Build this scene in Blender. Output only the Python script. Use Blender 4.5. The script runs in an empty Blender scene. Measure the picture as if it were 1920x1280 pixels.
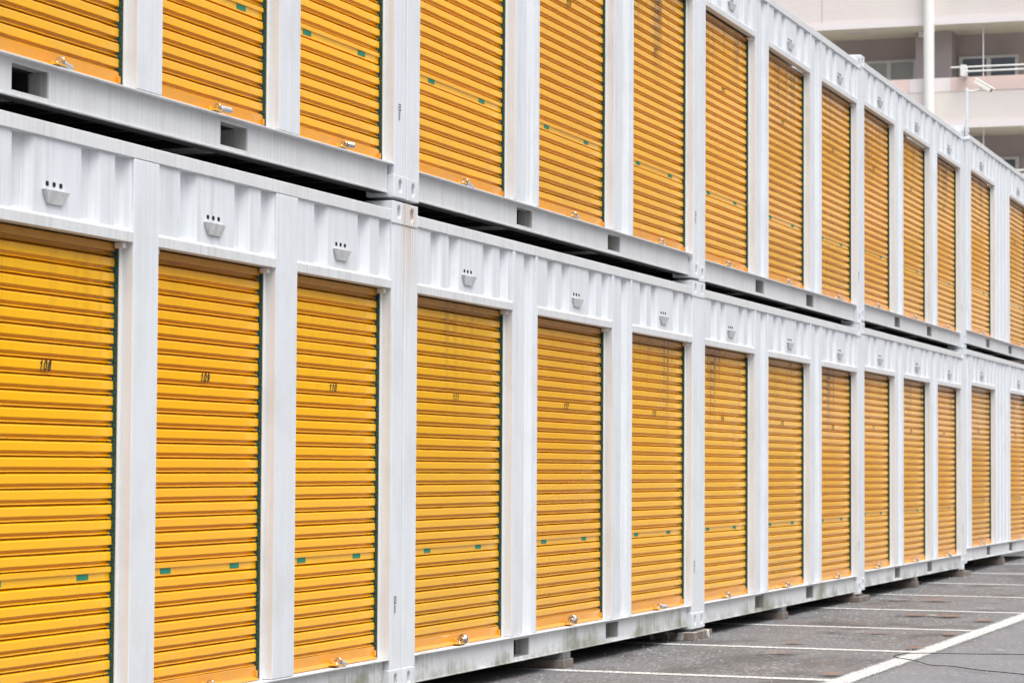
import bpy, bmesh, math, random
from mathutils import Matrix, Vector
random.seed(7)
SC = bpy.context.scene
COL = SC.collection

# ------------------------------------------------------------------ camera
CAM = (-13.26005, -5.16743, 1.17670)
YAW, PITCH, ROLL, FPX = 0.331425854, 0.0482717, 0.00550165, 4969.03
F = Vector((math.cos(YAW)*math.cos(PITCH), math.sin(YAW)*math.cos(PITCH), math.sin(PITCH)))
R0 = Vector((math.sin(YAW), -math.cos(YAW), 0)); U0 = R0.cross(F)
R = R0*math.cos(ROLL)+U0*math.sin(ROLL); U = -R0*math.sin(ROLL)+U0*math.cos(ROLL)
cd = bpy.data.cameras.new("camera"); co = bpy.data.objects.new("camera", cd); COL.objects.link(co)
co.matrix_world = Matrix(((R.x, U.x, -F.x, CAM[0]), (R.y, U.y, -F.y, CAM[1]), (R.z, U.z, -F.z, CAM[2]), (0, 0, 0, 1)))
cd.sensor_width = 36; cd.lens = FPX*36/1920; cd.clip_start = 0.5; cd.clip_end = 3000
cd.dof.use_dof = True; cd.dof.focus_distance = 14.5; cd.dof.aperture_fstop = 7.5
SC.camera = co

# ------------------------------------------------------------------ light
SUN_EL, SUN_AZ = math.radians(66), math.radians(-128)     # azimuth from +X towards +Y
W = bpy.data.worlds.new("World"); SC.world = W; W.use_nodes = True
nt = W.node_tree; nt.nodes.clear()
sky = nt.nodes.new("ShaderNodeTexSky"); sky.sky_type = 'NISHITA'; sky.sun_disc = False
sky.sun_elevation = SUN_EL; sky.sun_rotation = math.radians(90)-SUN_AZ
sky.air_density = 1.0; sky.dust_density = 4.0; sky.ozone_density = 1.0
hs = nt.nodes.new("ShaderNodeHueSaturation"); hs.inputs['Saturation'].default_value = 0.22
bg = nt.nodes.new("ShaderNodeBackground"); bg.inputs[1].default_value = 0.115
wo = nt.nodes.new("ShaderNodeOutputWorld")
# overcast: luminance rises from the horizon to the zenith
tc = nt.nodes.new("ShaderNodeTexCoord"); sx_ = nt.nodes.new("ShaderNodeSeparateXYZ"); nt.links.new(tc.outputs['Generated'], sx_.inputs[0])
mr = nt.nodes.new("ShaderNodeMapRange"); mr.inputs[1].default_value = 0; mr.inputs[2].default_value = .75; mr.inputs[3].default_value = .42; mr.inputs[4].default_value = 2.3
nt.links.new(sx_.outputs[2], mr.inputs[0])
mu = nt.nodes.new("ShaderNodeVectorMath"); mu.operation = 'SCALE'
nt.links.new(sky.outputs[0], hs.inputs['Color']); nt.links.new(hs.outputs[0], mu.inputs[0]); nt.links.new(mr.outputs[0], mu.inputs['Scale']); nt.links.new(mu.outputs[0], bg.inputs[0]); nt.links.new(bg.outputs[0], wo.inputs[0])
sl = bpy.data.lights.new("sun", 'SUN'); sl.energy = 1.3; sl.angle = math.radians(50); sl.color = (1, .98, .95)
so = bpy.data.objects.new("sun", sl); COL.objects.link(so)
sd = Vector((math.cos(SUN_EL)*math.cos(SUN_AZ), math.cos(SUN_EL)*math.sin(SUN_AZ), math.sin(SUN_EL)))
so.rotation_euler = sd.to_track_quat('Z', 'Y').to_euler(); so.location = (0, -20, 30)
vs = SC.view_settings; vs.view_transform = 'Standard'; vs.look = 'None'; vs.gamma = 1; vs.exposure = 0.34
SC.render.resolution_x = 1024; SC.render.resolution_y = 682

# ------------------------------------------------------------------ helpers
class MB:
    def __init__(s): s.v = []; s.f = []
    def quadv(s, pts):
        n = len(s.v); s.v += [tuple(p) for p in pts]; s.f.append(tuple(range(n, n+len(pts))))
    def box(s, x0, x1, y0, y1, z0, z1):
        n = len(s.v)
        s.v += [(x0,y0,z0),(x1,y0,z0),(x1,y1,z0),(x0,y1,z0),(x0,y0,z1),(x1,y0,z1),(x1,y1,z1),(x0,y1,z1)]
        for q in ((0,3,2,1),(4,5,6,7),(0,1,5,4),(1,2,6,5),(2,3,7,6),(3,0,4,7)): s.f.append(tuple(n+i for i in q))
    def hexa(s, b, t):     # bottom 4 pts ccw, top 4 pts
        n = len(s.v); s.v += list(b)+list(t)
        for q in ((0,3,2,1),(4,5,6,7),(0,1,5,4),(1,2,6,5),(2,3,7,6),(3,0,4,7)): s.f.append(tuple(n+i for i in q))
    def extr_x(s, prof, x0, x1, closed=True, caps=True):   # prof: (y,z) list
        n = len(s.v); k = len(prof)
        for x in (x0, x1):
            s.v += [(x, y, z) for y, z in prof]
        m = k if closed else k-1
        for i in range(m):
            j = (i+1) % k; s.f.append((n+i, n+j, n+k+j, n+k+i))
        if closed and caps:
            s.f.append(tuple(n+i for i in range(k))[::-1]); s.f.append(tuple(n+k+i for i in range(k)))
    def extr_z(s, prof, z0, z1, closed=False):            # prof: (x,y)
        n = len(s.v); k = len(prof)
        for z in (z0, z1): s.v += [(x, y, z) for x, y in prof]
        m = k if closed else k-1
        for i in range(m):
            j = (i+1) % k; s.f.append((n+i, n+j, n+k+j, n+k+i))
        if closed:
            s.f.append(tuple(n+i for i in range(k))[::-1]); s.f.append(tuple(n+k+i for i in range(k)))
    def tube(s, pts, r, seg=10, rads=None):
        pts = [Vector(p) for p in pts]; n0 = len(s.v)
        up = Vector((0, 0, 1))
        for i, p in enumerate(pts):
            d = (pts[min(i+1, len(pts)-1)]-pts[max(i-1, 0)]).normalized()
            a = d.cross(up)
            if a.length < .05: a = d.cross(Vector((1, 0, 0)))
            a.normalize(); b = d.cross(a)
            rr = rads[i] if rads else r
            for k in range(seg):
                t = 2*math.pi*k/seg
                s.v.append(tuple(p+a*math.cos(t)*rr+b*math.sin(t)*rr))
        for i in range(len(pts)-1):
            for k in range(seg):
                k2 = (k+1) % seg
                s.f.append((n0+i*seg+k, n0+i*seg+k2, n0+(i+1)*seg+k2, n0+(i+1)*seg+k))
        s.f.append(tuple(n0+k for k in range(seg))[::-1])
        s.f.append(tuple(n0+(len(pts)-1)*seg+k for k in range(seg)))
    def mesh(s, name, mat, bevel=0, smooth=False, segs=1, flip=False):
        me = bpy.data.meshes.new(name); bm = bmesh.new()
        vs_ = [bm.verts.new(v) for v in s.v]
        for f in s.f:
            try: bm.faces.new([vs_[i] for i in f])
            except ValueError: pass
        bmesh.ops.recalc_face_normals(bm, faces=bm.faces)
        if bevel:
            bmesh.ops.remove_doubles(bm, verts=bm.verts, dist=1e-5)
            bmesh.ops.bevel(bm, geom=[e for e in bm.edges if len(e.link_faces) == 2 and e.calc_face_angle(0) > .5], offset=bevel, segments=segs, affect='EDGES', profile=.5)
        bm.to_mesh(me); bm.free()
        if smooth:
            for p in me.polygons: p.use_smooth = True
        me.materials.append(mat)
        return me
def link(name, me, parent=None, loc=(0, 0, 0), rot=(0, 0, 0)):
    o = bpy.data.objects.new(name, me); COL.objects.link(o)
    if parent: o.parent = parent
    o.location = loc; o.rotation_euler = rot
    return o
def tag(o, label=None, cat=None, group=None, kind=None):
    if label: o['label'] = label
    if cat: o['category'] = cat
    if group: o['group'] = group
    if kind: o['kind'] = kind
    return o

# ------------------------------------------------------------------ materials
def nmat(name, base=(.8, .8, .8), rough=.5, metal=0, spec=.5):
    m = bpy.data.materials.new(name); m.use_nodes = True
    b = m.node_tree.nodes['Principled BSDF']
    b.inputs['Base Color'].default_value = (*base, 1); b.inputs['Roughness'].default_value = rough
    b.inputs['Metallic'].default_value = metal; b.inputs['Specular IOR Level'].default_value = spec
    return m, m.node_tree, b
def N(nt, t, **kw):
    n = nt.nodes.new(t)
    for k, v in kw.items(): setattr(n, k, v)
    return n
def posmap(nt, scale, objspace=False, loc=(0, 0, 0)):
    if objspace: src = N(nt, 'ShaderNodeTexCoord').outputs['Object']
    else: src = N(nt, 'ShaderNodeNewGeometry').outputs['Position']
    mp = N(nt, 'ShaderNodeMapping'); mp.inputs['Scale'].default_value = scale; mp.inputs['Location'].default_value = loc
    nt.links.new(src, mp.inputs['Vector']); return mp.outputs[0]
def noise(nt, vec, scale=1, detail=4, rough=.55):
    n = N(nt, 'ShaderNodeTexNoise'); n.inputs['Scale'].default_value = scale; n.inputs['Detail'].default_value = detail
    n.inputs['Roughness'].default_value = rough; nt.links.new(vec, n.inputs['Vector']); return n.outputs['Fac']
def ramp(nt, fac, a, b, ca=(0, 0, 0, 1), cb=(1, 1, 1, 1)):
    r = N(nt, 'ShaderNodeValToRGB'); e = r.color_ramp.elements
    e[0].position = a; e[1].position = b; e[0].color = ca; e[1].color = cb
    nt.links.new(fac, r.inputs[0]); return r.outputs[0]
def mixc(nt, fac, a, b, mode='MIX'):
    m = N(nt, 'ShaderNodeMix', data_type='RGBA', blend_type=mode)
    for sock, v in ((m.inputs[0], fac), (m.inputs[6], a), (m.inputs[7], b)):
        if hasattr(v, 'is_output') or hasattr(v, 'links') and not isinstance(v, (tuple, float, int)): nt.links.new(v, sock)
        else: sock.default_value = v
    return m.outputs[2]
def math_(nt, op, a, b=None, clamp=False):
    m = N(nt, 'ShaderNodeMath', operation=op, use_clamp=clamp)
    for i, v in enumerate((a, b)):
        if v is None: continue
        if isinstance(v, (int, float)): m.inputs[i].default_value = v
        else: nt.links.new(v, m.inputs[i])
    return m.outputs[0]
def worldz(nt, obj=False):
    s = N(nt, 'ShaderNodeSeparateXYZ')
    src = N(nt, 'ShaderNodeTexCoord').outputs['Object'] if obj else N(nt, 'ShaderNodeNewGeometry').outputs['Position']
    nt.links.new(src, s.inputs[0]); return s.outputs
def bump(nt, b, h, strength=.2, dist=.002):
    n = N(nt, 'ShaderNodeBump'); n.inputs['Strength'].default_value = strength; n.inputs['Distance'].default_value = dist
    nt.links.new(h, n.inputs['Height']); nt.links.new(n.outputs[0], b.inputs['Normal'])

def white_paint(name, base=(.70, .728, .76), algae=0, rust=0, streak=.5, rough=.42):
    m, nt, b = nmat(name, base, rough)
    v = posmap(nt, (38, 38, .7)); n1 = noise(nt, v, 1, 5, .6)
    v2 = posmap(nt, (110, 110, 1.6), loc=(3, 5, 1)); n2 = noise(nt, v2, 1, 3, .5)
    v3 = posmap(nt, (2.2, 2.2, 1.1)); n3 = noise(nt, v3, 1, 5, .6)
    dirt = tuple(c*f for c, f in zip(base, (.80, .79, .765)))
    s = math_(nt, 'MULTIPLY', ramp(nt, n1, .46, .72), ramp(nt, n3, .38, .62))
    c = mixc(nt, math_(nt, 'MULTIPLY', s, streak*1.3, True), (*base, 1), (*dirt, 1))
    v8 = posmap(nt, (3.1, 3.1, 2.3), loc=(5, 1, 8)); n8 = noise(nt, v8, 1, 6, .7)
    c = mixc(nt, math_(nt, 'MULTIPLY', ramp(nt, n8, .48, .66), .42), c, (*[x*f for x, f in zip(base, (.80, .78, .74))], 1))
    s2 = math_(nt, 'MULTIPLY', ramp(nt, n2, .52, .7), streak*.55)
    c = mixc(nt, s2, c, (*[x*.78 for x in base], 1))
    # small scuffs and specks
    v4 = posmap(nt, (30, 30, 22)); n4 = noise(nt, v4, 1, 6, .7)
    c = mixc(nt, math_(nt, 'MULTIPLY', ramp(nt, n4, .67, .74), .5), c, (.30, .27, .24, 1))
    if rust:
        z = worldz(nt)[2]
        g = N(nt, 'ShaderNodeMapRange'); g.inputs[1].default_value = 1.9; g.inputs[2].default_value = 2.6
        nt.links.new(z, g.inputs[0])
        v5 = posmap(nt, (55, 55, .35), loc=(1.3, 0, 0)); n5 = noise(nt, v5, 1, 3, .6)
        zc = math_(nt, 'LESS_THAN', z, 2.612)
        xm = N(nt, 'ShaderNodeMapRange'); xm.inputs[1].default_value = .17; xm.inputs[2].default_value = .03
        nt.links.new(math_(nt, 'ABSOLUTE', math_(nt, 'ADD', worldz(nt)[0], -.03)), xm.inputs[0])
        fac = math_(nt, 'MULTIPLY', math_(nt, 'MULTIPLY', ramp(nt, n5, .44, .56), g.outputs[0]), rust, True)
        fac = math_(nt, 'MULTIPLY', math_(nt, 'MULTIPLY', fac, xm.outputs[0]), zc)
        c = mixc(nt, fac, c, (.52, .27, .08, 1))
    if algae:
        z = worldz(nt)[2]
        g = N(nt, 'ShaderNodeMapRange'); g.inputs[1].default_value = .18; g.inputs[2].default_value = .03
        nt.links.new(z, g.inputs[0])
        v6 = posmap(nt, (1.9, 1, 3.0), loc=(2.6, 0, 0)); n6 = noise(nt, v6, 1, 5, .65)
        v7 = posmap(nt, (45, 45, 2)); n7 = noise(nt, v7, 1, 4, .6)
        k = math_(nt, 'ADD', math_(nt, 'ADD', n6, math_(nt, 'MULTIPLY', g.outputs[0], .22)), math_(nt, 'MULTIPLY', n7, .32))
        c = mixc(nt, math_(nt, 'MULTIPLY', ramp(nt, k, .76, .98), algae, True), c, (.20, .20, .115, 1))
    nt.links.new(c, b.inputs['Base Color'])
    rr = ramp(nt, n3, .3, .7, (rough-.06,)*3+(1,), (rough+.14,)*3+(1,)); nt.links.new(rr, b.inputs['Roughness'])
    bump(nt, b, n3, .12, .01)
    return m
M_WHITE = white_paint("white_container_paint", streak=.8)
M_POST = white_paint("white_post_paint", rust=.7, streak=.5)
M_RAIL_LOW = white_paint("white_rail_paint_with_algae", base=(.73, .745, .76), algae=.8)
M_RAIL_UP = white_paint("white_rail_paint", base=(.67, .68, .69), streak=.8)
M_HEAD = white_paint("grimy_header_paint", base=(.66, .67, .68), streak=1.0)
M_VENT = white_paint("grimy_vent_paint", base=(.63, .64, .65), streak=1.6)
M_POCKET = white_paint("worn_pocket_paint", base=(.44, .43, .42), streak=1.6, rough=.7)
M_JAMB = white_paint("warm_white_rail_paint", base=(.72, .72, .70), streak=.3)
M_DARK, _, _ = nmat("underframe_steel_and_shade", (.02, .018, .017), .8)
M_HOLE, _, _ = nmat("black_vent_opening", (.004, .004, .004), .9)

def yellow(name, base=(.97, .495, .0), top=True):
    m, nt, b = nmat(name, base, .34)
    b.inputs['Coat Weight'].default_value = .62; b.inputs['Coat Roughness'].default_value = .13; b.inputs['Coat IOR'].default_value = 1.42; b.inputs['Specular IOR Level'].default_value = .2
    g = N(nt, 'ShaderNodeNewGeometry')
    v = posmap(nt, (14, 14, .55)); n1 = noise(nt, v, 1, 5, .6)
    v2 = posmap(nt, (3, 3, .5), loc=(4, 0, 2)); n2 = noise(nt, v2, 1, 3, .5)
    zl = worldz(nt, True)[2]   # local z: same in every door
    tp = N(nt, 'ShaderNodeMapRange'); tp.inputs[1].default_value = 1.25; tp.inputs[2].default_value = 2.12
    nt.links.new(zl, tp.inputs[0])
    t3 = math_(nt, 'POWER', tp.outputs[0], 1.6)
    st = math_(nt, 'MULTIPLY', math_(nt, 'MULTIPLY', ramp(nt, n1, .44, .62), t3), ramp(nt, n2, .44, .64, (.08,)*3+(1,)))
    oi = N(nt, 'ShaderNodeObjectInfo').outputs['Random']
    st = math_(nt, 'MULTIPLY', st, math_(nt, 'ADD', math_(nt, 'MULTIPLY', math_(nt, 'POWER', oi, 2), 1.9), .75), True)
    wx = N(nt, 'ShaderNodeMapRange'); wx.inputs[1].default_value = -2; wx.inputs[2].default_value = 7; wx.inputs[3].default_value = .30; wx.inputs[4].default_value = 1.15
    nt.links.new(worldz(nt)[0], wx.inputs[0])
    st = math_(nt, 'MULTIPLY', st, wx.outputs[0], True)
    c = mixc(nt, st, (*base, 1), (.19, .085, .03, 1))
    # header shade painted into the very top slats, with some grime
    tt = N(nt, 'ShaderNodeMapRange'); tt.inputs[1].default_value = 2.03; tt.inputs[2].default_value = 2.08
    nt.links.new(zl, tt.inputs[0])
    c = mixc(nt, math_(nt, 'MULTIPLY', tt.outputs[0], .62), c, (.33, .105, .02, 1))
    # faded, slightly chalky towards bottom
    v3 = posmap(nt, (1.1, 1, .8), loc=(9, 2, 0)); n3 = noise(nt, v3, 1, 4, .5)
    c = mixc(nt, math_(nt, 'MULTIPLY', ramp(nt, n3, .45, .75), .22), c, (.80, .40, .06, 1))
    v4 = posmap(nt, (60, 60, 50)); n4 = noise(nt, v4, 1, 4, .6)
    c = mixc(nt, math_(nt, 'MULTIPLY', ramp(nt, n4, .72, .77), .6), c, (.25, .10, .02, 1))
    hv = N(nt, 'ShaderNodeHueSaturation'); nt.links.new(c, hv.inputs['Color'])
    oi2 = math_(nt, 'FRACT', math_(nt, 'MULTIPLY', oi, 7.31))
    nt.links.new(math_(nt, 'ADD', math_(nt, 'MULTIPLY', oi2, .005), .4965), hv.inputs['Hue'])
    nt.links.new(math_(nt, 'ADD', math_(nt, 'MULTIPLY', math_(nt, 'FRACT', math_(nt, 'MULTIPLY', oi, 13.7)), .10), .92), hv.inputs['Value'])
    c = hv.outputs[0]
    # dust thrown up on the lowest slats
    dz_ = N(nt, 'ShaderNodeMapRange'); dz_.inputs[1].default_value = .62; dz_.inputs[2].default_value = .2; nt.links.new(zl, dz_.inputs[0])
    c = mixc(nt, math_(nt, 'MULTIPLY', math_(nt, 'MULTIPLY', dz_.outputs[0], ramp(nt, noise(nt, posmap(nt, (7, 7, 5)), 1, 5, .7), .35, .7)), .38), c, (.50, .30, .12, 1))
    nt.links.new(c, b.inputs['Base Color'])
    rr = math_(nt, 'ADD', math_(nt, 'MULTIPLY', n3, .2), .2); nt.links.new(rr, b.inputs['Roughness'])
    v5 = posmap(nt, (1.5, 1, 12)); n5 = noise(nt, v5, 1, 2, .5); bump(nt, b, n5, .10, .006)
    return m
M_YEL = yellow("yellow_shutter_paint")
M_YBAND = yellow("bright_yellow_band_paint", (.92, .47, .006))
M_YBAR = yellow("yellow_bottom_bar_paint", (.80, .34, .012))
M_BRUSH, nt_, b_ = nmat("green_brush_pile", (.01, .1, .07), .95)
n_ = noise(nt_, posmap(nt_, (260, 260, 260)), 1, 3, .7)
nt_.links.new(ramp(nt_, n_, .38, .66, (.002, .014, .011, 1), (.025, .115, .085, 1)), b_.inputs['Base Color'])
M_GREEN, _, _ = nmat("green_sticker", (.004, .22, .13), .5)
M_INK, _, _ = nmat("black_ink", (.015, .015, .02), .6)
M_CHROME, nt_, b_ = nmat("padlock_steel", (.50, .50, .52), .32, 1)
nt_.links.new(ramp(nt_, noise(nt_, posmap(nt_, (90, 90, 90)), 1, 3), .3, .7, (.12,)*3+(1,), (.35,)*3+(1,)), b_.inputs['Roughness'])
M_SATIN, _, _ = nmat("padlock_satin_steel", (.62, .63, .66), .42, .6)

def concrete(name, base=(.30, .27, .24), white=0):
    m, nt, b = nmat(name, base, .85)
    n1 = noise(nt, posmap(nt, (9, 9, 9)), 1, 6, .65); n2 = noise(nt, posmap(nt, (60, 60, 60)), 1, 4, .7)
    c = ramp(nt, n1, .3, .7, (*[x*.55 for x in base], 1), (*[min(1, x*1.35) for x in base], 1))
    c = mixc(nt, math_(nt, 'MULTIPLY', ramp(nt, n2, .5, .8), .4), c, (.12, .11, .10, 1))
    if white:
        n3 = noise(nt, posmap(nt, (14, 14, 5), loc=(2, 7, 0)), 1, 4, .6)
        c = mixc(nt, ramp(nt, n3, .50, .56), c, (.62, .62, .60, 1))
    nt.links.new(c, b.inputs['Base Color']); bump(nt, b, n2, .5, .004)
    return m
M_CONC = concrete("weathered_concrete", (.20, .165, .14)); M_CONCW = concrete("paint_splashed_concrete", (.19, .155, .13), 1)
M_SHIM = concrete("dark_shim_block", (.16, .16, .165))
M_GALV, nt_, b_ = nmat("galvanised_steel", (.72, .74, .78), .4, .5)
M_CCTV, nt_, b_ = nmat("cream_camera_plastic", (.80, .78, .70), .45)
M_CCTVD, _, _ = nmat("dark_camera_glass", (.02, .02, .02), .2)

# ------------------------------------------------------------------ ground
def gz(x):
    pts = [(-500, -.08), (9, -.08), (14, -.066), (18, -.05), (22, -.012), (30, .05), (900, .05)]
    for (a, b), (c, d) in zip(pts, pts[1:]):
        if x <= c: return b+(d-b)*(x-a)/(c-a)
    return .05
mg, nt, b = nmat("asphalt", (.10, .10, .10), .82)
v = posmap(nt, (1, 1, 1))
vo = N(nt, 'ShaderNodeTexVoronoi'); vo.inputs['Scale'].default_value = 60; nt.links.new(v, vo.inputs['Vector'])
sp = N(nt, 'ShaderNodeSeparateColor'); nt.links.new(vo.outputs['Color'], sp.inputs[0])
base = ramp(nt, sp.outputs[0], .0, 1, (.012, .012, .013, 1), (.232, .232, .238, 1))
fine = noise(nt, v, 320, 3, .7); base = mixc(nt, .25, base, ramp(nt, fine, .3, .7, (.03, .03, .03, 1), (.22, .22, .22, 1)))
base = mixc(nt, ramp(nt, sp.outputs[1], .955, .975), base, (.52, .51, .50, 1))
big = noise(nt, v, .55, 5, .6); red = noise(nt, posmap(nt, (.9, .9, .9), loc=(7, 3, 0)), 1, 5, .65)
base = mixc(nt, math_(nt, 'MULTIPLY', ramp(nt, red, .50, .66), .5), base, (.135, .098, .082, 1))
base = mixc(nt, math_(nt, 'MULTIPLY', ramp(nt, big, .42, .60), .5), base, (.165, .165, .172, 1))
damp = noise(nt, posmap(nt, (.8, 1.6, 1), loc=(11, 4, 0)), 1, 4, .6)
base = mixc(nt, math_(nt, 'MULTIPLY', ramp(nt, damp, .52, .62), .5), base, (.045, .040, .038, 1))
yz = worldz(nt)
far = N(nt, 'ShaderNodeMapRange'); far.inputs[1].default_value = -1.8; far.inputs[2].default_value = -2.05; nt.links.new(yz[1], far.inputs[0])
base = mixc(nt, math_(nt, 'MULTIPLY', far.outputs[0], .5), base, (.195, .196, .215, 1))   # newer, paler lane surface outside the bays
nt.links.new(base, b.inputs['Base Color']); bump(nt, b, sp.outputs[0], .7, .004)
g = MB(); xs = [-400, -20, 9, 14, 18, 22, 30, 400]; ys = [-300, -10, 0, 10, 300]
for i in range(len(xs)-1):
    for j in range(len(ys)-1):
        g.quadv([(xs[i], ys[j], gz(xs[i])), (xs[i+1], ys[j], gz(xs[i+1])), (xs[i+1], ys[j+1], gz(xs[i+1])), (xs[i], ys[j+1], gz(xs[i]))])
tag(link("ground", g.mesh("ground", mg)), "grey speckled asphalt of the parking yard", "ground", kind="structure")

def worn(name, col, rough=.7, wear=(.47, .57), alpha=None, sc=40):
    m, nt, b = nmat(name, col, rough)
    v = posmap(nt, (1, 1, 1)); n1 = noise(nt, v, sc, 5, .7); n2 = noise(nt, v, 3, 3, .5)
    c = mixc(nt, ramp(nt, n2, .3, .7), (*col, 1), (*[x*.88 for x in col], 1))
    nt.links.new(c, b.inputs['Base Color'])
    tc = N(nt, 'ShaderNodeTexCoord'); s = N(nt, 'ShaderNodeSeparateXYZ'); nt.links.new(tc.outputs['UV'], s.inputs[0])
    # distance to edge across the width (v)
    d = math_(nt, 'SUBTRACT', 1, math_(nt, 'ABSOLUTE', math_(nt, 'SUBTRACT', math_(nt, 'MULTIPLY', s.outputs[1], 2), 1)))
    if alpha == 'patch':
        d2 = math_(nt, 'SUBTRACT', 1, math_(nt, 'ABSOLUTE', math_(nt, 'SUBTRACT', math_(nt, 'MULTIPLY', s.outputs[0], 2), 1)))
        d = math_(nt, 'MULTIPLY', d, d2)
        a = ramp(nt, math_(nt, 'ADD', d, math_(nt, 'MULTIPLY', math_(nt, 'SUBTRACT', n1, .5), .9)), .08, .50)
        a = math_(nt, 'MULTIPLY', a, .75)
    else:
        a = ramp(nt, math_(nt, 'ADD', d, math_(nt, 'MULTIPLY', math_(nt, 'SUBTRACT', n1, .5), 2.2)), .16, .26)
        a = math_(nt, 'MULTIPLY', a, ramp(nt, noise(nt, v, 55, 5, .8), wear[0], wear[1], (1, 1, 1, 1), (.15, .15, .15, 1)))
    nt.links.new(a, b.inputs['Alpha'])
    return m
M_LINE = worn("worn_white_road_paint", (.74, .74, .72))
M_RUST = worn("rust_stain", (.25, .135, .085), alpha='patch', sc=30)
M_RUSTD = worn("dark_stain", (.06, .04, .035), alpha='patch', sc=30)
M_PALE = worn("pale_scrape", (.42, .41, .40), alpha='patch', sc=30)
def strip(name, mat, a, b_, w, lift, label, group, kind="structure", cat="road marking"):
    a = Vector((*a, 0)); b_ = Vector((*b_, 0)); d = b_-a; n = max(2, int(d.length/.5)); t = Vector((-d.y, d.x, 0)).normalized()*w/2
    me = bpy.data.meshes.new(name); vs_, fs, uv = [], [], []
    for i in range(n+1):
        p = a+d*i/n
        for s_, vv in ((-1, 0), (1, 1)):
            q = p+t*s_; vs_.append((q.x, q.y, gz(q.x)+lift)); uv.append((i/n, vv))
    for i in range(n): fs.append((2*i, 2*i+2, 2*i+3, 2*i+1))
    me.from_pydata(vs_, [], fs); ul = me.uv_layers.new()
    for p in me.polygons:
        for li in p.loop_indices: ul.data[li].uv = uv[me.loops[li].vertex_index]
    me.materials.append(mat)
    o = link(name, me); tag(o, label, cat, group, kind); return o
bays_x = [-8.4, -5.6, -2.9, -.15, 2.56, 5.25, 7.90, 10.64, 13.40, 16.12, 18.85, 21.55, 24.3, 27, 29.7]
for i, x in enumerate(bays_x):
    strip("parking_line", M_LINE, (x+.13, .5), (x-.03, -1.80), .175, .004, "white painted bay line running out from under the containers", "parking bay lines")
strip("edge_line", M_LINE, (-14, -1.865), (40, -1.865), .185, .009, "long white line along the outer end of the parking bays", None)
stains = [(M_RUSTD, 7.10, -.83, .10, .26), (M_PALE, 7.19, -1.0, .05, .11), (M_RUST, 7.18, -1.16, .12, .22), (M_RUSTD, 9.735, -.82, .16, .05), (M_RUSTD, 9.74, -.92, .09, .15),
 (M_RUST, 9.76, -.98, .26, .22), (M_PALE, 9.78, -1.115, .22, .12), (M_RUST, 9.74, -1.26, .42, .22), (M_RUST, 9.22, -1.64, .3, .18), (M_RUST, 7.2, -1.70, .22, .14),
 (M_RUST, 5.73, -.81, .16, .16), (M_RUSTD, 4.54, -.855, .10, .055), (M_RUST, 4.62, -.98, .12, .22), (M_RUST, 5.5, -1.74, .2, .14), (M_RUST, 2.87, -1.71, .2, .16), (M_RUST, 12.3, -.7, .3, .3)]
for i, (m, x, y, wx, wy) in enumerate(stains):
    strip("rust_stain" if m is M_RUST else "ground_stain", m, (x, y+wy*.62), (x, y-wy*.62), wx*1.3, .0125+.0006*i, "rusty brown mark left on the asphalt between bay lines", "rust marks on the asphalt", cat="stain")

for i, (x, y, sx_, sy_) in enumerate([(9.1, -1.5, .05, .05), (5.4, -2.35, .07, .06), (12.2, -.35, .12, .2), (8.4, -.5, .05, .04), (6.3, -1.3, .03, .03), (14.9, -.9, .1, .12), (3.5, -.6, .03, .03), (10.9, -1.4, .1, .14)]):
    strip("ground_stain", M_PALE, (x, y+sy_), (x, y-sy_), sx_*1.4, .023+.0006*i, "small pale scrape on the asphalt", "pale scrapes on the asphalt", cat="stain")
# cable
mb = MB(); cz = lambda p, h=.016: (p[0], p[1], gz(p[0])+h)
ctrl = [(5.25, -3.6), (5.09, -2.57), (4.99, -2.2), (4.97, -1.93), (4.86, -1.80), (4.72, -1.77), (4.55, -1.77), (4.44, -1.82), (4.35, -1.88), (4.24, -1.96), (4.02, -2.06), (3.83, -2.16), (3.79, -2.30), (3.55, -2.49), (3.40, -2.68), (3.25, -2.88), (2.9, -3.4)]
pts = []
for i in range(len(ctrl)-1):
    p0, p1, p2, p3 = [Vector(ctrl[max(0, min(len(ctrl)-1, k))]) for k in (i-1, i, i+1, i+2)]
    for k in range(5):
        t = k/5; q = .5*((2*p1)+(-p0+p2)*t+(2*p0-5*p1+4*p2-p3)*t*t+(-p0+3*p1-3*p2+p3)*t**3); pts.append(cz(q))
mb.tube(pts, .003, 6)
M_CABLE, _, _ = nmat("black_rubber_cable", (.015, .015, .016), .6)
tag(link("cable", mb.mesh("cable", M_CABLE, smooth=True)), "thin black cable looped loosely over the long white line", "cable")

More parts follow.
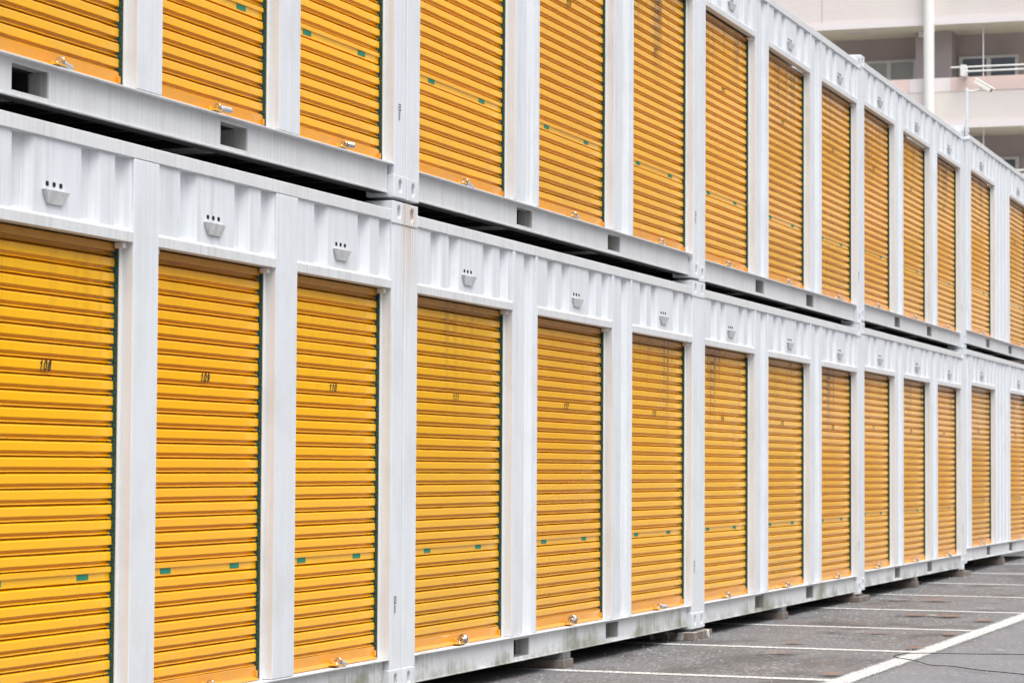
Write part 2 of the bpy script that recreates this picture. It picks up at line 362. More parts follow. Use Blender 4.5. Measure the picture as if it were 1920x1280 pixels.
# ------------------------------------------------------------------ shared container meshes
PITCH_Z = .0652; Z0 = .244; YF = .07
def slat_prof():
    fr = [(.030, .030), (.045, .010), (.095, .0018), (.145, 0), (.615, 0), (.630, .0006), (.640, .003), (.647, .017), (.70, .0190), (.77, .0190), (.825, .0130), (.875, .0062), (.918, .0042), (.935, .014), (.945, .030), (.985, .034)]
    fb = [(.035, .012), (.05, .002), (.07, -.001), (.38, -.001), (.405, .0012), (.42, .0065), (.80, .0065), (.86, .0065), (.905, .0060), (.925, .0060), (.94, .010), (.955, .018), (.985, .024)]
    return fr, fb
def curtain(w):
    fr, fb = slat_prof(); prof = []
    for n in range(29, 0, -1):                      # slat n spans z_n .. z_(n-1)
        ztop = Z0+PITCH_Z*n
        for f, d in (fb if n == 8 else fr): prof.append((YF+d, ztop-f*PITCH_Z))
    prof.append((YF+.014, Z0))
    mb = MB(); nc = 13; rnd = random.Random(int(w*100)); k = len(prof)
    jit = {}
    for c in range(nc+1):                            # every slat bows and sags by a fraction of a millimetre
        for n in range(-1, 31): jit[c, n] = (rnd.gauss(0, .00055), rnd.gauss(0, .00030))
    off = {n: (rnd.gauss(0, .0006), rnd.gauss(0, .0004)) for n in range(-1, 31)}
    for c in range(nc+1):
        x = .036+(w-.0695)*c/nc
        for (y, z) in prof:
            n = int((z-Z0)//PITCH_Z)
            mb.v.append((x, y+jit[c, n][0]+off[n][0], z+(jit[c, n][1]+off[n][1])))
    for c in range(nc):
        for i in range(k-1): mb.f.append((c*k+i, c*k+i+1, (c+1)*k+i+1, (c+1)*k+i))
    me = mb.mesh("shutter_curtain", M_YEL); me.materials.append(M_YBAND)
    for p in me.polygons:
        z = p.center.z; zt = Z0+PITCH_Z*8
        if zt-.40*PITCH_Z < z < zt-.05*PITCH_Z: p.material_index = 1
        p.use_smooth = False
    return me
def bottom_bar(w):
    mb = MB()
    mb.extr_x([(.066, .246), (.066, .1995), (.0645, .1985), (.050, .186), (.050, .181), (.085, .181), (.085, .246)], .036, w-.040)
    mb.box(w-.062, w-.050, .052, .066, .197, .226); mb.box(.046, .058, .052, .066, .197, .226)
    return mb.mesh("bottom_bar", M_YBAR, bevel=.0015)
def lock_bracket():
    mb = MB(); mb.box(-.07, .035, .006, .0640, .1885, .1945); mb.box(-.022, .012, .0600, .0655, .200, .216)
    return mb.mesh("lock_bracket", M_YBAND, bevel=.001)
def guide_rail():
    mb = MB(); mb.box(0, .026, .050, .058, .178, 2.128); mb.box(0, .005, .058, .10, .178, 2.128); mb.box(0, .026, .092, .10, .178, 2.128)
    mb.box(.026, .0285, .050, .056, .178, 2.128)
    return mb.mesh("guide_rail", M_JAMB, bevel=.0012)
def brush_me():
    me = MB(); n = 330; rows = []
    for i in range(n+1):
        z = .182+(2.10-.182)*i/n
        rows.append([(.0 , .059, z), (.006+random.uniform(-.002, .002), .058+random.uniform(-.002, .002), z), (.0085+random.uniform(-.002, .002), .064+random.uniform(-.002, .002), z), (.008+random.uniform(-.002, .002), .074, z), (.0, .078, z)])
    for i in range(n):
        for k in range(4): me.quadv([rows[i][k], rows[i][k+1], rows[i+1][k+1], rows[i+1][k]])
    return me.mesh("brush_strip", M_BRUSH)
def clip_me():
    mb = MB(); mb.box(0, .030, .022, .064, 2.106, 2.129); return mb.mesh("guide_clip", M_JAMB, bevel=.0015)
def header(w):
    mb = MB(); mb.extr_x([(0, 2.132), (0, 2.176), (.006, 2.184), (.047, 2.203), (.056, 2.203), (.056, 2.132)], 0, w)
    return mb.mesh("door_header", M_HEAD, bevel=.0018)
def corr(w, edges, z0=2.15, z1=2.53, start_in=False):
    pr = [(0, .012)]
    for e, nxt in edges:      # outer flat ends at e, next outer flat begins at nxt
        pr += [(e, .012), (e+.022, .046), (nxt-.045, .046), (nxt, .012)]
    if pr[-1][0] < w: pr.append((w, .012))
    pr = [(min(x, w), y) for x, y in pr]
    mb = MB(); mb.extr_z(pr, z0, z1)
    me = mb.mesh("wall", M_WHITE, bevel=0); return me
def vent_me():
    mb = MB()
    # tapered duct cowl, open downwards: wide top standing proud, narrow bottom
    b = [(-.060, .002, 2.228), (.060, .002, 2.228), (.062, .011, 2.228), (-.062, .011, 2.228)]
    t = [(-.100, -.010, 2.284), (.100, -.010, 2.284), (.100, .011, 2.285), (-.100, .011, 2.285)]
    mb.hexa(b, t)
    return mb.mesh("vent", M_VENT, bevel=.0015)
def vhole():
    mb = MB(); n = 12
    pts = [(.0120*math.copysign(abs(math.cos(t))**.55, math.cos(t)), 0.0095*math.copysign(abs(math.sin(t))**.55, math.sin(t))) for t in [2*math.pi*(i+.5)/n for i in range(n)]]
    k = len(mb.v); mb.v += [(x, .0100, z) for x, z in pts]+[(x, .0125, z) for x, z in pts]
    mb.f.append(tuple(range(k, k+n))); mb.f.append(tuple(range(k+n, k+2*n)))
    for i in range(n): mb.f.append((k+i, k+(i+1) % n, k+n+(i+1) % n, k+n+i))
    return mb.mesh("vent_hole", M_HOLE)
def sticker():
    mb = MB(); mb.box(-.05, .05, .0745, .0765, -.0115, .0115); return mb.mesh("green_sticker", M_GREEN)
# hand drawn condensed italic digits
DG = {'0': [[(.2, .1), (.1, .4), (.1, 1.6), (.3, 1.95), (.7, 1.95), (.9, 1.6), (.9, .4), (.7, .05), (.3, .05), (.1, .4)]],
 '1': [[(.55, 0), (.55, 2), (.15, 1.5)]],
 '2': [[(.1, 1.5), (.25, 1.9), (.6, 2), (.9, 1.7), (.85, 1.25), (.1, .05), (.95, .05)]],
 '3': [[(.1, 1.7), (.4, 2), (.8, 1.8), (.8, 1.3), (.45, 1.05), (.85, .8), (.85, .25), (.5, 0), (.1, .25)]],
 '4': [[(.7, 0), (.7, 2), (.05, .6), (1, .6)]],
 '5': [[(.9, 1.95), (.2, 1.95), (.15, 1.15), (.6, 1.25), (.9, .9), (.85, .3), (.5, 0), (.1, .2)]],
 '6': [[(.85, 1.75), (.5, 2), (.15, 1.5), (.1, .4), (.5, 0), (.88, .35), (.85, .95), (.5, 1.15), (.15, .85)]],
 '7': [[(.1, 1.95), (.9, 1.95), (.4, 0)]],
 '8': [[(.5, 1.08), (.12, 1.4), (.2, 1.9), (.5, 2.02), (.8, 1.9), (.88, 1.4), (.5, 1.08), (.06, .65), (.12, .12), (.5, -.02), (.88, .12), (.94, .65), (.5, 1.08)]],
 '9': [[(.85, 1.2), (.5, .95), (.12, 1.3), (.2, 1.85), (.6, 2), (.88, 1.6), (.85, .6), (.5, 0), (.15, .25)]]}
def number_me(s):
    mb = MB(); H = .0185; Wd = .0215; adv = .0335; wd = .0078; x0 = -adv*1.5+.004
    for i, c in enumerate(s):
        for li in DG[c]:
            for (a, b), (c_, d) in zip(li, li[1:]):
                p = Vector((x0+i*adv+a*Wd+b*.0058, b*H)); q = Vector((x0+i*adv+c_*Wd+d*.0058, d*H))
                t = (q-p); L = t.length; t /= L; n = Vector((-t.y, t.x))*wd/2; e = t*wd*.35
                y0 = YF-.0016-random.uniform(0, .0003)
                mb.quadv([(v.x, y0, v.y) for v in (p-e-n, q+e-n, q+e+n, p-e+n)])
    return mb.mesh("door_number", M_INK)
def casting(w=.178, h=.118, d=.162):
    mb = MB(); n = 40; cx, cz_ = w/2, h/2+.004
    hx, hz = .0245, .036
    hole, rect = [], []
    for i in range(n):
        t = 2*math.pi*(i+.5)/n; c, s = math.cos(t), math.sin(t)
        # stadium (vertical)
        k = (abs(c)**3+abs(s)**3)**(-1/3) if False else 1
        hole.append((cx+hx*c, cz_+(hz-hx)*(1 if s > 0 else -1)+hx*s))
        sc = min((w/2)/abs(c) if abs(c) > 1e-6 else 9, (h/2)/abs(s) if abs(s) > 1e-6 else 9)
        rect.append([w/2+c*sc, h/2+s*sc])
    for cxn, czn in ((0, 0), (w, 0), (0, h), (w, h)):
        j = min(range(n), key=lambda q: (rect[q][0]-cxn)**2+(rect[q][1]-czn)**2); rect[j] = [cxn, czn]
    b = len(mb.v)
    mb.v += [(x, 0, z) for x, z in rect]+[(x, .0, z) for x, z in hole]+[(x, .035, z) for x, z in hole]+[(x, d, z) for x, z in rect]
    for i in range(n):
        j = (i+1) % n
        mb.f.append((b+i, b+j, b+n+j, b+n+i)); mb.f.append((b+n+i, b+n+j, b+2*n+j, b+2*n+i)); mb.f.append((b+i, b+j, b+3*n+j, b+3*n+i))
    mb.f.append(tuple(b+2*n+i for i in range(n))); mb.f.append(tuple(b+3*n+i for i in range(n)))
    return mb.mesh("corner_casting", M_POST, bevel=.0035, segs=2)
ME_CAST = casting(); ME_RAILG = guide_rail(); ME_BRUSH = brush_me(); ME_CLIP = clip_me(); ME_VENT = vent_me(); ME_VH = vhole(); ME_ST = sticker(); ME_LB = lock_bracket()
WID = {}
for w in (1.24, 1.59, 1.88):
    ed = {1.24: [(.225, .40), (.79, .96), (1.085, 1.24)], 1.59: [(.215, .38), (.505, .67), (1.08, 1.25), (1.372, 1.53)],
          1.88: [(.2, .37), (.5, .67), (1.1, 1.27), (1.39, 1.56), (1.68, 1.84)]}[w]
    WID[w] = dict(curtain=curtain(w), bar=bottom_bar(w), head=header(w), corr=corr(w, ed), vx={1.24: .565, 1.59: .818, 1.88: .83}[w], sx={1.24: .357, 1.59: .42, 1.88: .5}[w])
LEN = 6.088
def post_me(w):
    mb = MB(); mb.box(0, w, 0, .15, .116, 2.484); return mb.mesh("corner_post", M_POST, bevel=.007, segs=2)
ME_PL, ME_PR = post_me(.199), post_me(.158)
def bottom_rail(mat, pockets):
    mb = MB(); x0, x1 = .180, LEN-.180
    mb.box(x0+.016, x1+.016, -.001, .10, .1705, .178)          # top flange / sill
    mb.box(x0+.002, x1-.002, .024, .0338, .020, .027)          # small lip along the bottom
    xs = [x0]
    for a, b in pockets: xs += [a, b]
    xs.append(x1)
    for i in range(0, len(xs), 2): mb.box(xs[i], xs[i+1], .034, .042, .020, .170)
    for a, b in pockets:
        mb.box(a, b, .034, .042, .020, .046); mb.box(a, b, .034, .042, .152, .170)
    return mb.mesh("bottom_rail", mat, bevel=.0010)
def pocket_me():
    mb = MB(); a, b, z0, z1, d = 0, .295, .046, .154, .9
    for bx in ((a-.006, a, .0425, d, z0, z1), (b, b+.006, .0425, d, z0, z1), (a, b, .0425, d, z0-.005, z0), (a, b, .0425, d, z1, z1+.005), (a, b, d, d+.005, z0, z1)): mb.box(*bx)
    return mb.mesh("fork_pocket", M_POCKET)
ME_POCK = pocket_me()
def pipe_corr(length, depth, per=.278):
    n = int(length/per); per = length/n; pr = []
    for i in range(n): pr += [(i*per, 0), (i*per+.08, 0), (i*per+.13, depth), (i*per+.21, depth)]
    pr.append((length, 0)); return pr
def body_me():
    mb = MB()
    mb.extr_z([(x+.01, 2.40+y*-1+.03) for x, y in pipe_corr(LEN-.02, .036)], .12, 2.5)
    return mb.mesh("back_wall", M_WHITE)
def ends_me():
    mb = MB(); mb.extr_z([(y, x+.15) for x, y in pipe_corr(2.13, .036)], .10, 2.52)
    return mb.mesh("end_wall", M_WHITE)
def roof_me():
    mb = MB(); mb.box(.1, LEN-.1, .03, 2.41, 2.535, 2.549); return mb.mesh("roof_panel", M_WHITE)
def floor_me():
    mb = MB(); mb.box(.02, LEN-.02, .104, 2.40, .1505, .172); mb.box(.19, LEN-.19, .0425, .11, .019, .024); return mb.mesh("floor_panel", M_DARK)  # second box: bottom flange coloured dark in place of the shade under the rail
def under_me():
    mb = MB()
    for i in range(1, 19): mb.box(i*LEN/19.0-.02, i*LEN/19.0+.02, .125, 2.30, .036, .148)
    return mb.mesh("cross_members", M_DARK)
def toprail_me():
    mb = MB(); mb.box(.1805, LEN-.1805, 0, .06, 2.492, 2.553); return mb.mesh("top_rail", M_RAIL_UP, bevel=.003)
def backrail_me():
    mb = MB(); mb.box(.19, LEN-.19, 2.38, 2.438, .022, .17); mb.box(.19, LEN-.19, 2.38, 2.438, 2.492, 2.553); return mb.mesh("back_rails", M_RAIL_UP)
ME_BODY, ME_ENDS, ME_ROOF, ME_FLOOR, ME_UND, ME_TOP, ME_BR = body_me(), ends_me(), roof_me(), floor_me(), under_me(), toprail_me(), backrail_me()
POCK = [(1.94, 2.235), (3.84, 4.135)]
ME_BRL, ME_BRU = bottom_rail(M_RAIL_LOW, POCK), bottom_rail(M_RAIL_UP, POCK)
def flat_post(w):       # plain plate between two shutters
    mb = MB(); mb.box(0, w, 0, .055, .180, 2.490); return mb.mesh("door_post", M_POST2, bevel=.0035, segs=2)
M_POST2 = white_paint("white_door_post_paint", streak=.55)
def panel_me(w, c4=False, first=False):
    out = []
    b = .05
    bars = MB()
    if not first: bars.box(0, b, .0015, .058, .180, 2.4905)
    bars.box(w-b*.8, w, .0015, .058, .180, 2.4905)
    out.append(("door_post", bars.mesh("door_post", M_POST2, bevel=.003, segs=2)))
    xs = 0 if first else b; xe = w-b*.8
    L = xe-xs; pr = [(xs, .014)]
    if L < .6 and not first: pr += [(xs+.19, .014), (xs+.215, .046), (xe-.085, .046), (xe-.035, .014)]
    else:
        x = xs+.06
        while x+.24 < xe: pr += [(x, .014), (x+.022, .046), (x+.12, .046), (x+.165, .014)]; x += .285
    pr.append((xe, .014))
    mb = MB(); mb.extr_z(pr, .180, 2.53); out.append(("wall", mb.mesh("wall", M_WHITE)))
    return out
def mark_me():
    mb = MB(); y = -.0012
    def q(x0, x1, z0, z1): mb.quadv([(x0, y, z0), (x1, y, z0), (x1, y, z1), (x0, y, z1)])
    q(-.015, .015, .030, .034); q(-.015, -.010, .002, .030); q(.010, .015, .002, .030); q(-.015, .015, -.004, .002); q(-.007, .004, .012, .016); q(-.003, .006, .020, .023)
    for i in range(7): q(-.012+(i % 2)*.003, .011-(i % 3)*.003, -.014-.0062*i, -.0115-.0062*i)
    q(-.013, -.0105, -.062, -.012)
    return mb.mesh("stencil_mark", M_INK)
ME_MARK = mark_me()

TA = [(.215, 1.24), (1.700, 1.24), (3.178, 1.24), (4.672, 1.24)]
TB = [(.205, 1.59), (2.270, 1.59), (4.340, 1.59)]
TC = [(.589, 1.88), (3.760, 1.88)]
def _cache(fn):
    d = {}
    def g_(*a):
        if a not in d: d[a] = fn(*a)
        return d[a]
    return g_
flat_post = _cache(flat_post); panel_me = _cache(panel_me)

def container(x, z, bays, numbers, label, upper, style, dx=0):
    root = bpy.data.objects.new("storage_container", None); COL.objects.link(root); root.location = (x+dx, 0, z)
    tag(root, label, "storage container", "stacked white self storage containers")
    L = lambda n, me, loc=(0, 0, 0), par=root, rot=(0, 0, 0): link(n, me, par, loc, rot)
    L("corner_post", ME_PL, (0, 0, 0)); pr_ = L("corner_post", ME_PR, (LEN-.158, 0, 0))
    L("stencil_mark", ME_MARK, (LEN-.092, 0, .470), par=pr_).location = (.066, 0, .470)
    for cx in (0, LEN-.178):
        for cz_ in (0, 2.482):
            L("corner_casting", ME_CAST, (cx, -.006, cz_)); 
            L("corner_casting", ME_CAST, (cx+.178, 2.444, cz_), rot=(0, 0, math.pi))
    L("top_rail", ME_TOP); br = L("bottom_rail", ME_BRU if upper else ME_BRL)
    for a, b_ in POCK: L("fork_pocket", ME_POCK, (a, 0, 0), par=br)
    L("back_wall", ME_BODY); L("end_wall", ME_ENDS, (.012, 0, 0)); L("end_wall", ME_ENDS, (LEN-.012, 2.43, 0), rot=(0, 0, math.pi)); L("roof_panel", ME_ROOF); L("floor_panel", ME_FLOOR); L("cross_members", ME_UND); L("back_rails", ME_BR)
    ends = []
    for i, (bx, w) in enumerate(bays):
        d = WID[w]
        L("wall", d['corr'], (bx, 0, 0)); L("door_header", d['head'], (bx, 0, 0))
        v = L("vent", ME_VENT, (bx+d['vx'], 0, 0))
        for k in (-1, 0, 1): L("vent_hole", ME_VH, (k*.056, 0, 2.309), par=v)
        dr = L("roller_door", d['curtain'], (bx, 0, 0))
        L("bottom_bar", d['bar'], par=dr); L("lock_bracket", ME_LB, (w/2, 0, 0), par=dr)
        for s in (0, 1):
            r_ = L("guide_rail", ME_RAILG, (w if s else 0, 0, 0), par=dr); 
            b_ = L("brush_strip", ME_BRUSH, (w-.0285 if s else .0285, 0, 0), par=dr)
            if s: r_.scale = (-1, 1, 1); b_.scale = (-1, 1, 1)
            L("guide_clip", ME_CLIP, ((w-.052) if s else .022, 0, 0), par=dr)
            L("green_sticker", ME_ST, (w/2-.012+(1 if s else -1)*d['sx'], 0, Z0+PITCH_Z*8-.6*PITCH_Z), par=dr)
        L("door_number", number_me(str(numbers[i])), (w/2-.005, 0, Z0+PITCH_Z*21-.0435), par=dr)
        ends.append((bx, bx+w))
    for (a, b_), (c, d_) in zip(ends, ends[1:]):
        if style == 'A': L("door_post", flat_post(round(c-b_, 4)), (b_, 0, 0))
        else:
            for n_, me in panel_me(round(c-b_, 4)): L(n_, me, (b_, 0, 0))
    if ends[0][0] > .3:
        for n_, me in panel_me(round(ends[0][0]-.199, 4), False, True): L(n_, me, (.199, 0, 0))
    rest = LEN-.158-ends[-1][1]
    if rest > .12:
        for n_, me in panel_me(round(rest, 4)): L(n_, me, (ends[-1][1], 0, 0))
    elif rest > .001:
        mb = MB(); mb.box(0, rest, .003, .055, .18, 2.49); L("door_post", mb.mesh("door_post", M_POST2), (ends[-1][1], 0, 0))
    return root

SEAM = [-6.122, -.022, 6.078, 12.160, 18.268]; DZ = [(-.006, 2.592), (0, 2.620), (0, 2.606), (.03, 2.642), (.095, 2.706)]
NUM = [[107, 108, 109, 110], [111, 112, 113], [114, 115, 116], [117, 118, 119], [120, 121]]
ST = [TA, TB, TB, TB, TC]
LAB_LO = ["leftmost bottom row container, narrow yellow doors split by flat white posts", "second bottom row container from the left, its white sill stained with moss", "middle bottom row container between the second and third joints, mossy sill",
          "fourth bottom row container from the left, three doors before the last joint", "farthest bottom row container at the right edge with two wider spaced doors"]
LAB_UP = ["leftmost top row container, narrow yellow doors split by flat white posts", "second top row container from the left, right of the first joint", "middle top row container between the second and third joints",
          "fourth top row container from the left, ending below the roof camera", "farthest top row container at the right edge, beyond the roof camera"]
CN = ["leftmost", "second", "middle", "fourth", "farthest"]
def padlock_meshes():
    res = {}
    # barrel padlock: shackle hub + cylinder
    mb = MB()
    sh = [(.0+.016*math.cos(t)*0, .016*math.cos(t), .016*math.sin(t)) for t in [math.pi*2*k/14 for k in range(15)]]
    mb.tube(sh, .0048, 8); s1 = mb.mesh("shackle", M_CHROME, smooth=True)
    mb = MB(); mb.tube([(.004, -.004, -.003), (.012, -.006, -.004), (.080, -.014, -.010), (.086, -.015, -.0105)], .013, 16, rads=[.010, .0135, .0135, .010]); b1 = mb.mesh("lock_body", M_SATIN, smooth=False, bevel=0)
    mb = MB(); pts = []; rr = []
    for k in range(12): pts += [(.010+k*.0062, -.006, .002+k*.0008), (.013+k*.0062, -.006, .0023+k*.0008)]; rr += [.0155, .0125]
    mb.tube(pts, .015, 16, rads=rr); b2 = mb.mesh("lock_body", M_CHROME)
    mb = MB()   # round disc padlock
    pts, rr = [], []
    for k in range(11):
        t = math.pi*k/10; pts.append((.02-.018*math.cos(t)*.9+.002, -.016*math.cos(t)*.0-.004*k/10, .010-.004*k/10)); rr.append(.006+.026*math.sin(t)**.6)
    mb.tube(pts, .03, 24, rads=rr); b3 = mb.mesh("lock_body", M_CHROME, smooth=True)
    return {'barrel': (s1, b1), 'ribbed': (s1, b2), 'disc': (s1, b3)}
PL = padlock_meshes()
for i in range(5):
    for up in (0, 1):
        nums = [n+98*up for n in NUM[i]]
        z = DZ[i][up]; tilt = ((-.001, -.005)[up]) if i == 0 else 0
        dx = (.014 if i < 2 else .004) if up else 0
        container(SEAM[i], z, ST[i], nums, (LAB_UP if up else LAB_LO)[i], up, 'A' if i == 0 else 'B', dx).rotation_euler = (0, tilt, 0)
        for (bx, w), n in zip(ST[i], nums):
            if n in (107, 108, 205): continue
            kind = {111: 'disc', 112: 'disc', 208: 'ribbed'}.get(n, 'barrel')
            r_ = bpy.data.objects.new("padlock", None); COL.objects.link(r_)
            r_.location = (SEAM[i]+dx+bx+w/2-.012, .022, z+.207-tilt*(bx+w/2)); r_.rotation_euler = (random.uniform(-.3, .3), random.uniform(-.12, .25), random.uniform(-.15, .25))
            look = {'disc': "round chrome padlock", 'ribbed': "ribbed steel padlock", 'barrel': "silver barrel padlock"}[kind]
            dn = {4: ["first", "second", "third", "last"], 3: ["first", "middle", "last"], 2: ["nearer", "farther"]}[len(nums)][nums.index(n)]
            tag(r_, f"{look} on the {dn} door of the {CN[i]} {'top' if up else 'bottom'} row container", "padlock", "padlocks on the roller doors")
            link("shackle", PL[kind][0], r_); link("lock_body", PL[kind][1], r_)

# ------------------------------------------------------------------ support blocks
def block(x0, x1, y0, y1, z0, h, mat, label, shim=None):
    r_ = bpy.data.objects.new("support_block", None); COL.objects.link(r_); r_.location = (x0, y0, z0)
    tag(r_, label, "concrete block", "concrete blocks under the containers")
    mb = MB(); mb.box(0, x1-x0, 0, y1-y0, 0, h); link("concrete_block", mb.mesh("concrete_block", mat, bevel=.004, segs=2), r_)
    if shim:
        a, b_, c, d_, hh, m2 = shim; mb = MB(); mb.box(a, b_, c, d_, h, h+hh); link("shim", mb.mesh("shim", m2, bevel=.002), r_)
names = ["first", "second"]
seams = [(-.022, 0, "under the first container joint from the left"), (6.078, 0, "with white paint splashes under the second container joint"), (12.16, .0, "under the third container joint"), (18.268, .03, "under the last container joint")]
for k, (sx, dz, lb) in enumerate(seams):
    g0 = gz(sx); z1 = dz; h = z1-g0-.022
    y0 = -.035
    block(sx-.25, sx+.29, y0, y0+.55, g0, h, M_CONCW if k == 1 else M_CONC, "flat concrete slab "+lb, (.03 if k != 1 else .07, .44, .05, .40, .0212, M_SHIM if k < 2 else M_CONC))
mids = [(-3.2, 0, "under the middle of the left bottom container"), (2.80, 0, "under the middle of the second container"), (8.87, 0, "under the middle of the third container"), (15.1, .03, "under the middle of the fourth container"), (21.3, .095, "under the middle of the farthest bottom container")]
for k, (sx, dz, lb) in enumerate(mids):
    g0 = gz(sx); tot = dz+.0215-g0; h = tot*.55
    block(sx, sx+.20, .0, .40, g0, h, M_CONC, "concrete block with grey shim "+lb, (.02, .17, .01, .38, tot-h, M_SHIM))

mb = MB(); rg = random.Random(3)
for i in range(420):
    x = rg.uniform(-1, 26); y = rg.gauss(-.02, .25) if i % 3 else rg.uniform(-2.6, .3); r = rg.uniform(.004, .011); zz = gz(x)
    c = [(x+r*rg.uniform(.7, 1.2)*math.cos(t), y+r*rg.uniform(.7, 1.2)*math.sin(t)) for t in (0, 1.26, 2.5, 3.77, 5.03)]
    n = len(mb.v); mb.v += [(a_, b_, zz-.001) for a_, b_ in c]+[(x+(a_-x)*.6, y+(b_-y)*.6, zz+r*rg.uniform(.6, 1)) for a_, b_ in c]
    for k in range(5): mb.f.append((n+k, n+(k+1) % 5, n+5+(k+1) % 5, n+5+k))
    mb.f.append(tuple(n+5+k for k in range(5)))
M_GRIT = concrete("pale_grit", (.36, .34, .31))
tag(link("grit", mb.mesh("grit", M_GRIT)), "loose pale grit scattered on the asphalt along the containers", "grit", kind="stuff")

# ------------------------------------------------------------------ roof camera
r_ = bpy.data.objects.new("security_camera", None); COL.objects.link(r_); r_.location = (18.32, -.04, 5.18)
tag(r_, "cream bullet security camera on a thin white pole above the container roof", "security camera")
mb = MB(); mb.tube([(0, 0, .01), (0, 0, .585)], .018, 16); link("pole", mb.mesh("pole", M_WHITE, smooth=False), r_)
mb = MB()
mb.tube([(0, 0, 0), (0, 0, .012)], .0215, 16); pj = mb.mesh("pole_joint", M_GALV)
for z_ in (.18, .44): link("pole_joint", pj, r_, (0, 0, z_))
mb = MB(); mb.tube([(-.01, -.035, -.03), (-.01, .06, -.03)], .03, 12); mb.tube([(0, 0, .045), (0, 0, .085)], .030, 16); mb.box(.02, .05, -.012, .012, .04, .095); mb.box(-.035, -.020, -.015, .015, -.05, .10)
link("clamp", mb.mesh("clamp", M_GALV, bevel=.002), r_)
mb = MB(); mb.tube([(.0, -.012, .545), (.01, -.07, .545), (.02, -.15, .565), (.02, -.17, .59)], .011, 8); link("arm", mb.mesh("arm", M_CCTV, smooth=True), r_)
# housing : long tapered box pointing down and towards the yard
hs_ = bpy.data.objects.new
mb = MB(); mb.hexa([(-.16, -.037, -.034), (.15, -.037, -.034), (.15, .037, -.034), (-.16, .037, -.034)], [(-.16, -.037, .026), (.15, -.037, .026), (.15, .037, .026), (-.16, .037, .026)])
mb.hexa([(-.175, -.043, .028), (.195, -.043, .028), (.195, .043, .028), (-.175, .043, .028)], [(-.175, -.040, .040), (.195, -.040, .040), (.195, .040, .040), (-.175, .040, .040)])
h_ = link("camera_housing", mb.mesh("camera_housing", M_CCTV, bevel=.008, segs=3), r_, (.02, -.195, .605))
h_.scale = (.74, .9, .9); h_.rotation_mode = 'QUATERNION'; h_.rotation_quaternion = Vector((-.10, -.80, -.52)).to_track_quat('X', 'Z')
mb = MB(); mb.tube([(.148, 0, -.004), (.154, 0, -.004)], .022, 14); link("camera_lens", mb.mesh("camera_lens", M_CCTVD), h_)

# ------------------------------------------------------------------ apartment building
XB = 58.0
M_TILE, nt, b = nmat("pale_tile_wall", (.62, .565, .535), .6)
bk = N(nt, 'ShaderNodeTexBrick'); bk.inputs['Scale'].default_value = 1; bk.inputs['Brick Width'].default_value = .10; bk.inputs['Row Height'].default_value = .05; bk.inputs['Mortar Size'].default_value = .003
bk.offset = 0
mpv = N(nt, 'ShaderNodeMapping'); s_ = worldz(nt); cb = N(nt, 'ShaderNodeCombineXYZ'); nt.links.new(s_[1], cb.inputs[0]); nt.links.new(s_[2], cb.inputs[1]); nt.links.new(cb.outputs[0], bk.inputs['Vector'])
bk.inputs['Color1'].default_value = (.84, .76, .73, 1); bk.inputs['Color2'].default_value = (.80, .725, .70, 1); bk.inputs['Mortar'].default_value = (.72, .66, .63, 1)
n3 = noise(nt, posmap(nt, (.3, .3, .3)), 1, 3); nt.links.new(mixc(nt, ramp(nt, n3, .4, .6), bk.outputs[0], mixc(nt, .5, bk.outputs[0], (.85, .80, .73, 1))), b.inputs['Base Color'])
M_PINK, _, _ = nmat("pink_tile_band", (.84, .66, .60), .6); M_PALEB, _, _ = nmat("pale_band", (.86, .79, .78), .6)
M_NOSE, _, _ = nmat("slab_edge_paint", (.88, .82, .81), .6)
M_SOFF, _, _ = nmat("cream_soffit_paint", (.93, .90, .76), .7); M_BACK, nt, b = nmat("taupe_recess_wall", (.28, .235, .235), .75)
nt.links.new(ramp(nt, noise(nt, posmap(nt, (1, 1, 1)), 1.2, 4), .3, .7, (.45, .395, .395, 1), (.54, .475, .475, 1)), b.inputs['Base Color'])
M_FRAME, _, _ = nmat("white_window_frame", (.75, .76, .77), .4)
M_GLASS, _, _ = nmat("dark_window_glass", (.10, .12, .16), .08, 0, .8); M_CURT, nt, b = nmat("grey_curtain_glass", (.42, .43, .42), .2)
M_PIPE, _, _ = nmat("white_downpipe", (.88, .88, .84), .5)
bd = bpy.data.objects.new("apartment_building", None); COL.objects.link(bd); bd.location = (XB, 0, 0)
tag(bd, "pale tiled apartment block with balconies and taupe recessed walls behind the containers", "apartment building")
P = lambda n, mb, m, par=bd, bev=0: link(n, mb.mesh(n, m, bevel=bev), par)
Y0, Y1, SH, NF = -14.0, 34.0, 2.83, 9
zb = 13.28-SH*5     # soffit level of lowest slab (~ -0.87)
mb = MB(); mb.box(1.9, 12, Y0, Y1, -1.0, zb+SH*NF+1.4); P("wall", mb, M_BACK)
mb = MB(); mb.box(-.02, 12, Y0, Y1, zb+SH*NF+1.41, zb+SH*NF+1.7); P("roof", mb, M_SOFF)
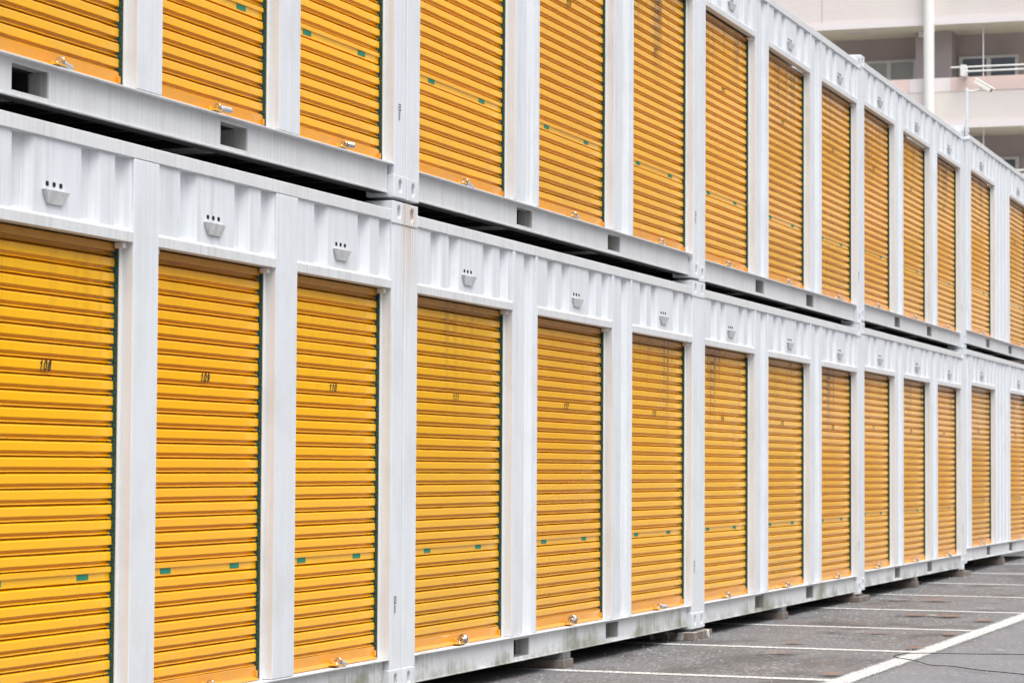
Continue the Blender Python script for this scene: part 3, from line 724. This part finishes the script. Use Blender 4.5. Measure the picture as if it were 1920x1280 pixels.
for f in range(NF+1):
    zs = zb+SH*f
    if zs < -.5:
        continue
    mb = MB(); mb.box(.004, 1.896, Y0, Y1, zs, zs+.15); P("balcony_slab", mb, M_SOFF)
    mb = MB(); mb.box(-.03, .0, Y0, Y1, zs-.004, zs+.175); P("slab_edge", mb, M_NOSE)
    mb = MB(); mb.box(0, .15, Y0, Y1, zs+.180, zs+1.37); P("parapet", mb, M_TILE)
    mb = MB(); mb.box(-.006, -.001, Y0, Y1, zs+.20, zs+.225); P("groove", mb, M_BACK if False else M_PALEB)
    # coloured band along the parapet top: pink sections and a pale one by the pipe
    ytop = zs+1.55 if False else zs+1.375
    for ya, yb, m in ((Y0, 6.84, M_PINK), (6.845, 7.95, M_PALEB), (7.955, Y1, M_PINK)):
        mb = MB(); mb.box(-.012, .162, ya, yb, zs+1.0, zs+1.375); P("parapet_band", mb, m)
    # recess pillars
    for yc in (-9.0, -1.0, 15.3, 23.5):
        mb = MB(); mb.box(1.0, 1.895, yc-.25, yc+.25, zs+.152, zs+SH-.001); P("pillar", mb, M_BACK)
    mb = MB(); mb.box(1.0, 1.895, 6.98, 7.98, zs+.152, zs+SH-.001); P("pillar", mb, M_BACK)
    # windows
    for ya, yb, kind in ((5.28, 6.92, 'clear'), (8.10, 9.66, 'curtain'), (1.2, 2.8, 'clear'), (11.4, 13.0, 'curtain'), (-5.5, -3.9, 'curtain'), (18, 19.6, 'clear')):
        z0_, z1_ = zs+.35, zs+SH-.62
        if kind == 'clear': z1_ += .01
        mb = MB()
        for bx in ((1.84, 1.90, ya, yb, z1_-.07, z1_), (1.84, 1.90, ya, yb, z0_, z0_+.06), (1.84, 1.90, ya, ya+.10, z0_+.06, z1_-.07), (1.84, 1.90, yb-.10, yb, z0_+.06, z1_-.07), (1.83, 1.895, (ya+yb)/2-.06, (ya+yb)/2+.06, z0_+.06, z1_-.07)): mb.box(*bx)
        wf = P("window", mb, M_FRAME)
        mb = MB(); mb.box(1.865, 1.885, ya+.10, (ya+yb)/2-.06, z0_+.06, z1_-.07); P("pane", mb, M_GLASS if kind == 'clear' else M_CURT, wf)
        mb = MB(); mb.box(1.865, 1.885, (ya+yb)/2+.06, yb-.10, z0_+.06, z1_-.07); P("pane", mb, M_GLASS if kind == 'clear' else M_CURT, wf)
        mb = MB(); mb.box(1.80, 1.90, ya-.12, yb+.12, z1_+.002, z1_+.03); P("lintel", mb, M_BACK, wf)
    # drying poles in front of the parapet of each flat
    for ya, yb in ((1.0, 6.80), (-7, -2.5)):
        mb = MB()
        mb.tube([(-.30, ya, zs+1.60), (-.30, yb, zs+1.60)], .022, 8); mb.tube([(-.30, ya, zs+1.48), (-.30, yb-.4, zs+1.48)], .024, 8)
        for yy in (yb-.35, ya+.6): mb.box(-.36, .0, yy-.07, yy+.07, zs+1.36, zs+1.66)
        P("drying_rail", mb, M_PIPE)
    mb = MB(); mb.box(.5, .72, 9.25, 9.85, zs-.032, zs-.001); P("soffit_light", mb, M_PALEB)
    mb = MB(); mb.tube([(.85, 7.80, zs-.17), (.85, 7.80, zs-.02)], .07, 12); P("wall_lamp", mb, M_PIPE)
    mb = MB(); mb.tube([(.2, 5.99, zs-.005), (.2, 5.99, zs-1.45)], .014, 8); mb.tube([(.2, 5.99, zs-.05), (.2, 5.99, zs-.005)], .04, 8); P("hanging_pole", mb, M_NOSE)
mb = MB(); mb.tube([(-.19, 7.397, -.1), (-.19, 7.397, zb+SH*NF+1.0)], .145, 20); P("downpipe", mb, M_PIPE)
mb = MB(); mb.box(-.008, -.002, 10.37, 10.385, 0, zb+SH*NF+1.3); P("joint", mb, M_BACK)
